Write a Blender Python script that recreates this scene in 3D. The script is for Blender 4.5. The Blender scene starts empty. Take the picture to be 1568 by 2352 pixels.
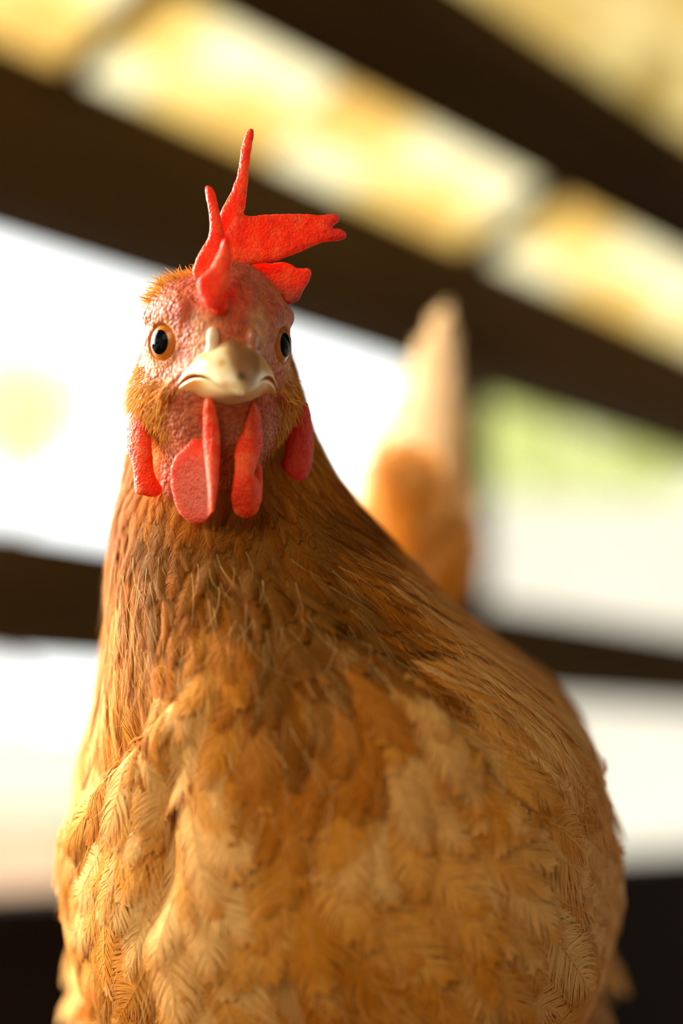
import bpy, math, random
import numpy as np
from mathutils import Vector, Matrix

# ------------------------------------------------------------------ camera, light, exposure
F = 4000.0                       # focal length in pixels of the 1568 x 2352 frame
PITCH = math.radians(8.92)
CAM = np.array([0.0, 0.0, 1.2])
CP, SP = math.cos(PITCH), math.sin(PITCH)
RP = np.array([[1, 0, 0], [0, CP, -SP], [0, SP, CP]])
sc = bpy.context.scene
col = sc.collection
cam_d = bpy.data.cameras.new('camera'); cam = bpy.data.objects.new('camera', cam_d); col.objects.link(cam)
cam.location = CAM; cam.rotation_euler = (math.pi / 2 + PITCH, 0, 0)
cam_d.sensor_fit = 'VERTICAL'; cam_d.sensor_height = 36.0; cam_d.lens = 36.0 * F / 2352
cam_d.clip_start = 0.01; cam_d.clip_end = 200
cam_d.dof.use_dof = True; cam_d.dof.focus_distance = 0.464
cam_d.dof.aperture_fstop = (cam_d.lens / 1000) / 0.0205
sc.camera = cam
sc.view_settings.view_transform = 'Standard'; sc.view_settings.look = 'None'
sc.view_settings.gamma = 1; sc.view_settings.use_curve_mapping = False
sc.view_settings.exposure = 0.0

W = bpy.data.worlds.new('sky'); sc.world = W; W.use_nodes = True
nt = W.node_tree; nt.nodes.clear()
out = nt.nodes.new('ShaderNodeOutputWorld'); bg = nt.nodes.new('ShaderNodeBackground')
tc = nt.nodes.new('ShaderNodeTexCoord'); dt = nt.nodes.new('ShaderNodeVectorMath'); dt.operation = 'DOT_PRODUCT'
dt.inputs[1].default_value = Vector((-0.55, 0.75, 0.35)).normalized()
mr = nt.nodes.new('ShaderNodeMapRange'); mr.inputs[1].default_value = -0.6; mr.inputs[2].default_value = 0.85
mr.inputs[3].default_value = 0.24; mr.inputs[4].default_value = 2.6
cr = nt.nodes.new('ShaderNodeValToRGB')
cr.color_ramp.elements[0].color = (1.0, 0.86, 0.62, 1); cr.color_ramp.elements[0].position = 0.2
cr.color_ramp.elements[1].color = (0.97, 1.0, 0.97, 1); cr.color_ramp.elements[1].position = 0.8
m2 = nt.nodes.new('ShaderNodeMapRange'); m2.inputs[1].default_value = -1
nt.links.new(tc.outputs['Generated'], dt.inputs[0]); nt.links.new(dt.outputs['Value'], mr.inputs[0])
nt.links.new(dt.outputs['Value'], m2.inputs[0]); nt.links.new(m2.outputs[0], cr.inputs[0])
nt.links.new(mr.outputs[0], bg.inputs[1]); nt.links.new(cr.outputs[0], bg.inputs[0]); nt.links.new(bg.outputs[0], out.inputs[0])


def lamp(name, kind, loc, target, energy, color, size=None, angle=None):
    d = bpy.data.lights.new(name, kind); o = bpy.data.objects.new(name, d); col.objects.link(o)
    o.location = loc; o.rotation_euler = (Vector(target) - Vector(loc)).to_track_quat('-Z', 'Y').to_euler()
    d.energy = energy; d.color = color
    if size: d.shape = 'RECTANGLE'; d.size, d.size_y = size
    if angle is not None: d.angle = angle
    return o


lamp('sun', 'SUN', (-4, -3, 5), (0, 0, 0), 4.0, (1, 0.95, 0.85), angle=0.02)
lamp('daylight_back_left_opening', 'AREA', (-0.62, 1.05, 1.57), (-0.03, 0.5, 1.15), 34, (1, 0.96, 0.86), (0.8, 0.28))
lamp('added_left_key', 'AREA', (-0.78, 0.70, 1.58), (-0.04, 0.50, 1.14), 19, (1, 0.95, 0.85), (0.3, 0.5))  # area lamp added for side light from the left; no doorway stands there
lamp('added_front_fill', 'AREA', (-0.9, -1.2, 2.1), (0, 0.5, 1.15), 21, (1, 0.86, 0.60), (1.4, 1.0))  # area lamp added behind the camera to fill the hen's front

# ------------------------------------------------------------------ helpers
rng = np.random.default_rng(7)


def tag(o, label=None, cat=None, group=None, kind=None):
    for k, v in (('label', label), ('category', cat), ('group', group), ('kind', kind)):
        if v: o[k] = v
    return o


def mesh_obj(name, V, faces, mats, parent=None, colors=None, smooth=True, midx=None, base=None):
    """V world coords; faces: int array (n,4)/(n,3) or list."""
    V = np.asarray(V, float)
    if base is not None: V = V - base
    me = bpy.data.meshes.new(name)
    if isinstance(faces, np.ndarray):
        n, k = faces.shape
        me.vertices.add(len(V)); me.vertices.foreach_set('co', V.astype(np.float32).ravel())
        me.loops.add(n * k); me.loops.foreach_set('vertex_index', faces.astype(np.int32).ravel())
        me.polygons.add(n); me.polygons.foreach_set('loop_start', np.arange(0, n * k, k, dtype=np.int32))
        me.update(calc_edges=True)
    else:
        me.from_pydata([tuple(v) for v in V], [], [tuple(int(i) for i in f) for f in faces]); me.update()
    for m in (mats if isinstance(mats, (list, tuple)) else [mats]): me.materials.append(m)
    if midx is not None: me.polygons.foreach_set('material_index', np.asarray(midx, np.int32))
    me.polygons.foreach_set('use_smooth', np.full(len(me.polygons), smooth))
    if colors is not None:
        a = me.color_attributes.new('Col', 'FLOAT_COLOR', 'POINT')
        c = np.ones((len(V), 4), np.float32); c[:, :3] = colors; a.data.foreach_set('color', c.ravel())
    me.validate()
    o = bpy.data.objects.new(name, me); col.objects.link(o)
    if parent is not None: o.parent = parent
    return o


def hash3(i, j, k):
    h = (i * 374761393 + j * 668265263 + k * 2147483647 + 1013904223) & 0xFFFFFFFF
    h = ((h ^ (h >> 13)) * 1274126177) & 0xFFFFFFFF
    return ((h ^ (h >> 16)) & 0xFFFF) / 65535.0


def vnoise(P):
    P = np.asarray(P, float) + 1000.0
    I = np.floor(P).astype(np.int64); f = P - I; f = f * f * (3 - 2 * f); r = 0
    for a in (0, 1):
        for b in (0, 1):
            for c in (0, 1):
                w = (f[..., 0] if a else 1 - f[..., 0]) * (f[..., 1] if b else 1 - f[..., 1]) * (f[..., 2] if c else 1 - f[..., 2])
                r = r + w * hash3(I[..., 0] + a, I[..., 1] + b, I[..., 2] + c)
    return r


def cam2world(P):
    return np.asarray(P) @ RP.T + CAM


def px(x, row, y):
    """point seen at that place of the frame, y metres in front of the lens (level frame)"""
    return np.array([(x - 784) / F * y, y, (1176 - row) / F * y])


def smooth01(x):
    x = np.clip(x, 0, 1); return x * x * (3 - 2 * x)


def surface_nets(fn, lo, hi, h):
    lo = np.array(lo, float); hi = np.array(hi, float)
    n = np.ceil((hi - lo) / h).astype(int) + 1
    ax = [lo[i] + h * np.arange(n[i]) for i in range(3)]
    G = np.stack(np.meshgrid(*ax, indexing='ij'), -1)
    v = fn(G); s = v < 0
    c = np.zeros(tuple(n - 1), int)
    for a in (0, 1):
        for b in (0, 1):
            for d in (0, 1):
                c += s[a:n[0] - 1 + a, b:n[1] - 1 + b, d:n[2] - 1 + d]
    act = (c > 0) & (c < 8)
    idx = -np.ones(act.shape, np.int64); ii = np.argwhere(act); idx[act] = np.arange(len(ii))
    acc = np.zeros((len(ii), 3)); cnt = np.zeros(len(ii))
    cor = [(a, b, d) for a in (0, 1) for b in (0, 1) for d in (0, 1)]
    for A in cor:
        for ax_i in range(3):
            if A[ax_i]: continue
            B = list(A); B[ax_i] = 1; B = tuple(B)
            ia = tuple((ii + A).T); ib = tuple((ii + B).T); va, vb = v[ia], v[ib]
            m = (va < 0) != (vb < 0)
            t = np.where(m, va / np.where(m, va - vb, 1), 0)
            p = (ii + A) + t[:, None] * (np.array(B) - np.array(A)); acc += np.where(m[:, None], p, 0); cnt += m
    V = lo + h * acc / cnt[:, None]
    Fs = []
    for k in range(3):
        i1, i2 = (k + 1) % 3, (k + 2) % 3
        sl0 = [slice(1, n[q] - 1) for q in range(3)]; sl0[k] = slice(0, n[k] - 1)
        sl1 = list(sl0); sl1[k] = slice(1, n[k])
        s0, s1 = s[tuple(sl0)], s[tuple(sl1)]
        e = np.argwhere(s0 != s1)
        if not len(e): continue
        off = np.array([1, 1, 1]); off[k] = 0
        e0 = e + off; flip = s1[tuple(e.T)]
        d1 = np.zeros(3, int); d1[i1] = 1; d2 = np.zeros(3, int); d2[i2] = 1
        q = np.stack([idx[tuple((e0 - d1 - d2).T)], idx[tuple((e0 - d2).T)], idx[tuple(e0.T)], idx[tuple((e0 - d1).T)]], 1)
        q[flip] = q[flip][:, ::-1]; Fs.append(q)
    return V, np.concatenate(Fs)


def ell(P, c, r):
    r = np.array(r, float); d = P - np.array(c, float)
    k0 = np.linalg.norm(d / r, axis=-1); k1 = np.linalg.norm(d / (r * r), axis=-1)
    return k0 * (k0 - 1) / np.maximum(k1, 1e-9)


def cap(P, a, b, r0, r1=None):
    a = np.array(a, float); b = np.array(b, float); r1 = r0 if r1 is None else r1
    t = np.clip(((P - a) @ (b - a)) / ((b - a) @ (b - a)), 0, 1)
    return np.linalg.norm(P - a - t[..., None] * (b - a), axis=-1) - (r0 + (r1 - r0) * t)


def smin(a, b, k):
    h = np.clip(0.5 + 0.5 * (b - a) / k, 0, 1); return b + (a - b) * h - k * h * (1 - h)


def smax(a, b, k): return -smin(-a, -b, k)


def poly_sd(X, Z, poly):
    """signed distance, positive inside"""
    poly = np.asarray(poly, float); d = np.full(X.shape, 1e9); ins = np.zeros(X.shape, bool); n = len(poly)
    for i in range(n):
        a, b = poly[i], poly[(i + 1) % n]; e = b - a
        t = np.clip(((X - a[0]) * e[0] + (Z - a[1]) * e[1]) / (e @ e + 1e-12), 0, 1)
        d = np.minimum(d, np.hypot(X - a[0] - t * e[0], Z - a[1] - t * e[1]))
        c = ((a[1] > Z) != (b[1] > Z)) & (X < (b[0] - a[0]) * (Z - a[1]) / (b[1] - a[1] + 1e-12) + a[0]); ins ^= c
    return np.where(ins, d, -d)


def crspline(pts, n, closed=True):
    P = np.asarray(pts, float); m = len(P); out = []
    for i in range(m if closed else m - 1):
        g = lambda j: P[(i + j) % m] if closed else P[min(max(i + j, 0), m - 1)]
        for t in np.arange(n) / n:
            out.append(0.5 * ((2 * g(0)) + (-g(-1) + g(1)) * t + (2 * g(-1) - 5 * g(0) + 4 * g(1) - g(2)) * t * t + (-g(-1) + 3 * g(0) - 3 * g(1) + g(2)) * t ** 3))
    return np.array(out)


def tube(pts, rad, seg=12):
    pts = np.asarray(pts, float); n = len(pts); rad = np.broadcast_to(rad, (n,)); V = []; Fc = []
    up = np.array([0.13, 0.2, 0.97])
    for i in range(n):
        t = pts[min(i + 1, n - 1)] - pts[max(i - 1, 0)]; t = t / np.linalg.norm(t)
        a = np.cross(t, up); a /= np.linalg.norm(a) if np.linalg.norm(a) > 1e-6 else 1
        b = np.cross(t, a)
        for k in range(seg):
            w = 2 * math.pi * k / seg; V.append(pts[i] + rad[i] * (a * math.cos(w) + b * math.sin(w)))
    for i in range(n - 1):
        for k in range(seg):
            Fc.append((i * seg + k, i * seg + (k + 1) % seg, (i + 1) * seg + (k + 1) % seg, (i + 1) * seg + k))
    V += [pts[0], pts[-1]]; a, b = len(V) - 2, len(V) - 1
    for k in range(seg):
        Fc.append((a, (k + 1) % seg, k, k)); Fc.append((b, (n - 1) * seg + k, (n - 1) * seg + (k + 1) % seg, (n - 1) * seg + (k + 1) % seg))
    return V, [tuple(dict.fromkeys(f)) for f in Fc]


# ------------------------------------------------------------------ materials
def mat(name):
    m = bpy.data.materials.new(name); m.use_nodes = True
    return m, m.node_tree, m.node_tree.nodes['Principled BSDF']


def N(t, kind, **kw):
    n = t.nodes.new(kind)
    for k, v in kw.items(): setattr(n, k, v)
    return n


def wood(name, c1, c2, rough=0.85):
    m, t, b = mat(name)
    co = N(t, 'ShaderNodeTexCoord'); mp = N(t, 'ShaderNodeMapping'); mp.inputs['Scale'].default_value = (2, 30, 30)
    no = N(t, 'ShaderNodeTexNoise'); no.inputs['Scale'].default_value = 1.5; no.inputs['Detail'].default_value = 6
    r = N(t, 'ShaderNodeValToRGB'); r.color_ramp.elements[0].color = (*c1, 1); r.color_ramp.elements[1].color = (*c2, 1)
    r.color_ramp.elements[0].position = 0.3; r.color_ramp.elements[1].position = 0.7
    bp = N(t, 'ShaderNodeBump'); bp.inputs['Strength'].default_value = 0.3; bp.inputs['Distance'].default_value = 0.002
    t.links.new(co.outputs['Object'], mp.inputs[0]); t.links.new(mp.outputs[0], no.inputs[0]); t.links.new(no.outputs[0], r.inputs[0])
    t.links.new(r.outputs[0], b.inputs['Base Color']); t.links.new(no.outputs[0], bp.inputs['Height']); t.links.new(bp.outputs[0], b.inputs['Normal'])
    b.inputs['Roughness'].default_value = rough; b.inputs['Specular IOR Level'].default_value = 0.08
    return m


def plain(name, c, rough=0.7, scale=20, var=0.15):
    m, t, b = mat(name); no = N(t, 'ShaderNodeTexNoise'); no.inputs['Scale'].default_value = scale
    co = N(t, 'ShaderNodeTexCoord'); t.links.new(co.outputs['Object'], no.inputs[0])
    r = N(t, 'ShaderNodeValToRGB')
    r.color_ramp.elements[0].color = (*[x * (1 - var) for x in c], 1); r.color_ramp.elements[1].color = (*[min(1, x * (1 + var)) for x in c], 1)
    t.links.new(no.outputs[0], r.inputs[0]); t.links.new(r.outputs[0], b.inputs['Base Color']); b.inputs['Roughness'].default_value = rough
    return m


def skin_mat(name, bump_scale, bump, sss, rough, spec=0.5, radius=(0.004, 0.0012, 0.0008), speck=0.0, aniso=(1, 1, 1)):
    m, t, b = mat(name)
    at = N(t, 'ShaderNodeAttribute'); at.attribute_name = 'Col'
    co = N(t, 'ShaderNodeTexCoord'); mp = N(t, 'ShaderNodeMapping'); mp.inputs['Scale'].default_value = aniso
    t.links.new(co.outputs['Object'], mp.inputs[0])
    vo = N(t, 'ShaderNodeTexVoronoi'); vo.inputs['Scale'].default_value = bump_scale; vo.feature = 'SMOOTH_F1'
    no = N(t, 'ShaderNodeTexNoise'); no.inputs['Scale'].default_value = bump_scale * 0.45; no.inputs['Detail'].default_value = 5
    t.links.new(mp.outputs[0], vo.inputs[0]); t.links.new(mp.outputs[0], no.inputs[0])
    ad = N(t, 'ShaderNodeMath', operation='SUBTRACT'); t.links.new(no.outputs[0], ad.inputs[0]); t.links.new(vo.outputs['Distance'], ad.inputs[1])
    bp = N(t, 'ShaderNodeBump'); bp.inputs['Strength'].default_value = bump; bp.inputs['Distance'].default_value = 0.0007
    t.links.new(ad.outputs[0], bp.inputs['Height']); t.links.new(bp.outputs[0], b.inputs['Normal'])
    hv = N(t, 'ShaderNodeMix', data_type='RGBA'); hv.blend_type = 'MULTIPLY'; hv.inputs[0].default_value = 1.0
    rr = N(t, 'ShaderNodeMapRange'); rr.inputs[1].default_value = 0.3; rr.inputs[2].default_value = 0.7
    rr.inputs[3].default_value = 1 - speck; rr.inputs[4].default_value = 1 + speck
    t.links.new(no.outputs[0], rr.inputs[0]); t.links.new(at.outputs['Color'], hv.inputs[6]); t.links.new(rr.outputs[0], hv.inputs[7])
    t.links.new(hv.outputs[2], b.inputs['Base Color'])
    b.inputs['Subsurface Weight'].default_value = sss; b.inputs['Subsurface Radius'].default_value = (1, 0.3, 0.2); b.inputs['Subsurface Scale'].default_value = radius[0]
    b.inputs['Roughness'].default_value = rough; b.inputs['Specular IOR Level'].default_value = spec
    return m


M_skin = skin_mat('hen_skin', 1000, 0.8, 0.2, 0.55, 0.3, speck=0.3)
M_comb = skin_mat('comb_flesh', 1500, 0.7, 0.45, 0.55, 0.2, speck=0.12)
M_horn = skin_mat('beak_horn', 260, 0.08, 0.2, 0.28, 0.6, speck=0.08)


def feather_mat(name, transl=0.25):
    m, t, b = mat(name)
    at = N(t, 'ShaderNodeAttribute'); at.attribute_name = 'Col'
    t.links.new(at.outputs['Color'], b.inputs['Base Color']); b.inputs['Roughness'].default_value = 0.75
    b.inputs['Specular IOR Level'].default_value = 0.10
    b.inputs['Sheen Weight'].default_value = 0.0
    tr = N(t, 'ShaderNodeBsdfTranslucent'); t.links.new(at.outputs['Color'], tr.inputs[0])
    mx = N(t, 'ShaderNodeMixShader'); mx.inputs[0].default_value = transl
    t.links.new(b.outputs[0], mx.inputs[1]); t.links.new(tr.outputs[0], mx.inputs[2]); t.links.new(mx.outputs[0], t.nodes['Material Output'].inputs[0])
    return m


M_feather = feather_mat('buff_feather', 0.28)


def glossy(name, c, rough, coat=0.0):
    m, t, b = mat(name); no = N(t, 'ShaderNodeTexNoise'); no.inputs['Scale'].default_value = 900
    co = N(t, 'ShaderNodeTexCoord'); t.links.new(co.outputs['Object'], no.inputs[0])
    r = N(t, 'ShaderNodeValToRGB'); r.color_ramp.elements[0].color = (*[x * .75 for x in c], 1); r.color_ramp.elements[1].color = (*c, 1)
    t.links.new(no.outputs[0], r.inputs[0]); t.links.new(r.outputs[0], b.inputs['Base Color'])
    b.inputs['Roughness'].default_value = rough; b.inputs['Coat Weight'].default_value = coat; b.inputs['Coat Roughness'].default_value = 0.02
    return m


M_pupil = glossy('pupil_black', (0.003, 0.003, 0.003), 0.06, 0.0); M_pupil.node_tree.nodes['Principled BSDF'].inputs['Specular IOR Level'].default_value = 0.05
M_iris = glossy('iris_orange', (0.60, 0.17, 0.006), 0.3, 0.4)
M_beam = wood('dark_timber', (0.036, 0.017, 0.0035), (0.080, 0.042, 0.010))
M_dark = wood('dark_board', (0.008, 0.003, 0.001), (0.016, 0.006, 0.003))
M_perch = wood('perch_wood', (0.20, 0.12, 0.06), (0.34, 0.22, 0.12))

# ------------------------------------------------------------------ the shed: back wall runs away to the right
WD = np.array([0.60254, 0.79809]); WQ = np.array([0.79809, -0.60254]); W0 = np.array([0.0, 1.9])
WANG = math.atan2(WD[1], WD[0])


def wbox(name, s0, s1, q0, q1, z0, z1, m, slope=0.0, zq=0.0, bev=0.003):
    """box in the frame of the back wall: s along it, q out of it into the shed, z height; slope = rise per q"""
    cs, cq = (s0 + s1) / 2, (q0 + q1) / 2
    base = np.array([*(W0 + cs * WD + cq * WQ), z0 + slope * (cq - zq)])
    V = []
    for s in (s0, s1):
        for q in (q0, q1):
            for z in (z0, z1):
                V.append([s - cs, -(q - cq), z - z0 + slope * (q - cq)])
    Fc = [(0, 1, 3, 2), (4, 6, 7, 5), (0, 4, 5, 1), (2, 3, 7, 6), (0, 2, 6, 4), (1, 5, 7, 3)]
    o = mesh_obj(name, V, Fc, m, smooth=False)
    o.location = base; o.rotation_euler = (0, 0, WANG)
    if bev:
        b = o.modifiers.new('bevel', 'BEVEL'); b.width = bev; b.segments = 2
    return o


Z = CAM[2]
tag(wbox('wooden_beam', -2.6, 3.4, -0.10, 0, Z + .522, Z + .668, M_beam), 'broad dark timber beam sloping across the picture below the glowing roof panels', 'beam')
tag(wbox('wooden_rail', -2.6, 3.4, -0.08, 0, Z + .116, Z + .224, M_beam), 'dark horizontal wooden rail behind the hen at breast height', 'rail')
tag(wbox('wall_back', -2.6, 3.4, -0.09, 0, 0, Z - .095, M_dark), kind='structure')
for i, (s, w) in enumerate(((0.292, .10), (-1.6, .05), (1.9, .05))):
    tag(wbox('wooden_post', s - w / 2, s + w / 2, -0.07, -0.02, Z + .224, Z + .522, wood('weathered_post', (.10, .06, .03), (.18, .11, .06)) if i == 0 else M_beam),
        ('narrow upright wooden post just right of the hen tail', 'upright wooden post left of the frame', 'upright wooden post far right of the frame')[i], 'post')
fl = mesh_obj('floor', [[-3, -3, 0], [4, -3, 0], [4, 5, 0], [-3, 5, 0]], [(0, 1, 2, 3)], plain('earth_floor', (.10, .065, .035), .95, 6, .4), smooth=False)
tag(fl, kind='structure'); fl.location = (0, 0, 0.001)

SL = math.tan(math.radians(25)); ZR = Z + .668


def panel_mat():
    m, t, b = mat('roof_sheet')
    co = N(t, 'ShaderNodeTexCoord'); no = N(t, 'ShaderNodeTexNoise'); no.inputs['Scale'].default_value = 5.5; no.inputs['Detail'].default_value = 1
    t.links.new(co.outputs['Object'], no.inputs[0])
    r = N(t, 'ShaderNodeValToRGB'); e = r.color_ramp.elements
    e[0].position = 0.34; e[0].color = (.84, .64, .32, 1); e[1].position = 0.56; e[1].color = (.96, .92, .74, 1)
    k = e.new(0.46); k.color = (.90, .76, .42, 1)
    t.links.new(no.outputs[0], r.inputs[0]); t.links.new(r.outputs[0], b.inputs['Base Color'])
    tr = N(t, 'ShaderNodeBsdfTranslucent'); t.links.new(r.outputs[0], tr.inputs[0])
    mx = N(t, 'ShaderNodeMixShader'); mx.inputs[0].default_value = 0.75
    t.links.new(b.outputs[0], mx.inputs[1]); t.links.new(tr.outputs[0], mx.inputs[2]); t.links.new(mx.outputs[0], t.nodes['Material Output'].inputs[0])
    return m


M_sheet = panel_mat()
M_sheet2 = panel_mat(); M_sheet2.name = 'roof_sheet_olive'
_e = [n for n in M_sheet2.node_tree.nodes if n.type == 'VALTORGB'][0].color_ramp.elements
for _k, _c in enumerate(((.46, .36, .14, 1), (.80, .72, .48, 1), (.70, .58, .32, 1))): _e[_k].color = _c
cuts = [-0.9, -0.70, -0.43, -0.137, 0.27, 0.80, 1.5]
names1 = ['panel 0'] * 6
lab1 = ['cream translucent roof sheet in the lower row, outside the frame at left', 'cream translucent roof sheet at the top left corner',
        'pale translucent roof sheet left of the comb in the lower row', 'brightest translucent roof sheet, above and right of the comb',
        'warm translucent roof sheet in the lower row at the right edge', 'cream translucent roof sheet in the lower row, beyond the right edge']
for k in range(6):
    tag(wbox('roof_panel', cuts[k] - .012, cuts[k + 1] + .012, -0.12, 0.20, ZR + .002 + .006 * (k % 2), ZR + .006 + .006 * (k % 2), M_sheet, SL, 0, 0), lab1[k], 'roof panel', 'translucent roof sheets')
cuts2 = [-0.6, -0.10, 0.35, 0.62, 1.2]
lab2 = ['translucent roof sheet of the upper row, above the frame at left', 'translucent roof sheet of the upper row, above the frame', 'olive tinted roof sheet in the upper row at the top right corner', 'cream roof sheet in the upper row at the right edge']
for k in range(4):
    tag(wbox('roof_panel', cuts2[k] + .002, cuts2[k + 1] - .002, 0.205, 0.44, ZR + .002, ZR + .006, M_sheet2, SL, 0, 0), lab2[k], 'roof panel', 'translucent roof sheets')
tag(wbox('wooden_purlin', -2.6, 3.4, 0.142, 0.258, ZR - .036, ZR, M_beam, SL), 'dark purlin between the two rows of roof sheets', 'purlin')
tag(wbox('wooden_purlin', -2.6, 3.4, 0.42, 0.52, ZR - .036, ZR, M_beam, SL), 'dark purlin above the upper row of roof sheets', 'purlin')
for i, (s, w, q0, q1, lb) in enumerate(((0.27, .045, 0.0, .142, 'thin dark batten crossing the lower row of roof sheets right of centre'),
                            (-0.43, .018, 0.0, .142, 'thin batten crossing the lower row of roof sheets at the top left'),
                            (0.62, .03, .258, .42, 'thin batten crossing the upper row of roof sheets at the top right'))):
    tag(wbox('roof_batten', s - w / 2, s + w / 2, q0, q1, ZR - .02, ZR + .001, M_beam, SL), lb, 'batten', 'thin roof battens')
tag(wbox('ceiling', -2.6, 3.4, 0.52, 3.0, ZR - .01, ZR + .02, M_dark, SL, 0, 0), kind='structure')
tag(wbox('ceiling', -2.6, -0.9, -0.15, 0.52, ZR + .001, ZR + .02, M_dark, SL, 0, 0), kind='structure')
tag(wbox('ceiling', 1.5, 3.4, -0.15, 0.52, ZR + .001, ZR + .02, M_dark, SL, 0, 0), kind='structure')

# ------------------------------------------------------------------ outdoors, seen through the openings
g = mesh_obj('ground', [[-30, 1.0, 0], [30, 1.0, 0], [30, 45, 0], [-30, 45, 0]], [(0, 1, 2, 3)], plain('pale_gravel', (.62, .60, .56), .95, 3, .12), smooth=False)
tag(g, kind='structure'); g.location = (0, 0, -0.03)


def box(name, x0, x1, y0, y1, z0, z1, m, bev=0.01, parent=None):
    V = [[x, y, z] for x in (x0, x1) for y in (y0, y1) for z in (z0, z1)]; b = np.array([(x0 + x1) / 2, (y0 + y1) / 2, z0])
    o = mesh_obj(name, V, [(0, 1, 3, 2), (4, 6, 7, 5), (0, 4, 5, 1), (2, 3, 7, 6), (0, 2, 6, 4), (1, 5, 7, 3)], m, smooth=False, base=b)
    o.location = b
    md = o.modifiers.new('bevel', 'BEVEL'); md.width = bev; md.segments = 2
    return o


M_render = plain('white_render', (.86, .85, .80), .9, 2, .05)
tag(box('garden_wall', 0.05, 6.5, 7.4, 7.6, -0.03, 2.42, M_render), 'sunlit white rendered wall outside, right of the tail', 'wall')
tag(box('garden_wall', -6.5, -0.6, 8.4, 8.6, -0.03, 1.5, M_render), 'low sunlit white wall outside on the left', 'wall')
tag(box('planter', -2.6, -1.05, 7.0, 7.5, -0.03, 1.10, plain('pale_terracotta', (.85, .60, .42), .9, 4, .1)), 'pale peach raised planter outside at the lower left', 'planter')


def shrub(name, label, c, r, n, colr, seed, ls=.10):
    rg = np.random.default_rng(seed); d = rg.normal(size=(n, 3)); d /= np.linalg.norm(d, axis=1)[:, None]
    rad = rg.uniform(.55, 1.05, n)[:, None] * (0.8 + .4 * vnoise(d * 2 + seed))[:, None]
    p = d * np.array(r) * rad + np.array([c[0], c[1], c[2]])
    t = rg.normal(size=(n, 3)); t /= np.linalg.norm(t, axis=1)[:, None]; b = np.cross(t, d); b /= np.linalg.norm(b, axis=1)[:, None] + 1e-9
    L = rg.uniform(.6, 1.3, n)[:, None] * ls
    V = np.stack([p, p + t * L * .5 + b * L * .28, p + t * L, p + t * L * .5 - b * L * .28], 1).reshape(-1, 3)
    Fc = np.arange(4 * n).reshape(-1, 4)
    cc = np.repeat(np.array(colr) * rg.uniform(.75, 1.25, (n, 1)), 4, 0)
    base = np.array([c[0], c[1], -.03])
    root = bpy.data.objects.new(name, None); col.objects.link(root); root.location = base; tag(root, label, 'shrub')
    mesh_obj('foliage', V, Fc, M_leaf, root, colors=cc, base=base)
    tv, tf = tube([[0, 0, 0], [.02, 0, (c[2]) * .5], [0, .03, c[2] + .03]], [.07, .05, .03], 10)
    mesh_obj('stem', tv, tf, M_perch, root)
    return root


M_leaf = feather_mat('leaf', 0.45)
shrub('shrub', 'bright green leafy shrub outside at the left edge of the frame', (-1.78, 9.4, 3.25), (.42, .4, .38), 900, (.88, .97, .62), 3)
shrub('shrub', 'yellow green shrub showing above the white wall, right of the tail', (1.12, 8.6, 2.95), (.95, .5, .55), 3200, (.84, .88, .50), 5)
shrub('shrub', 'pale green shrub above the white wall at the right edge', (3.35, 9.0, 3.0), (.9, .5, .6), 2600, (.84, .86, .52), 8)

# ------------------------------------------------------------------ THE HEN
BASE = cam2world(np.array([-0.005, 0.60, -0.30]))
hen = bpy.data.objects.new('hen', None); col.objects.link(hen); hen.location = BASE
tag(hen, 'golden buff hen with red comb facing the camera in front of the timber shed wall', 'hen')


def hen_part(name, Vc, faces, mats, parent=None, **kw):
    return mesh_obj(name, cam2world(Vc), faces, mats, parent or hen, base=BASE, **kw)


# ---- head frame (mm, local: x right, y back, z up) --------------------------------------------
HO = px(505, 783, 0.465); PSI = math.radians(13.5)
CY_, SY_ = math.cos(PSI), math.sin(PSI)


def head2cam(P):
    P = np.asarray(P, float) * 0.001
    return np.stack([P[..., 0] * CY_ - P[..., 1] * SY_, P[..., 0] * SY_ + P[..., 1] * CY_, P[..., 2]], -1) + HO


EYE = [np.array([s * 12.5, -1.5, -1.3]) for s in (-1, 1)]; EAX = [np.array([s * .76, -.65, .02]) for s in (-1, 1)]
ER = 6.4


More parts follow.
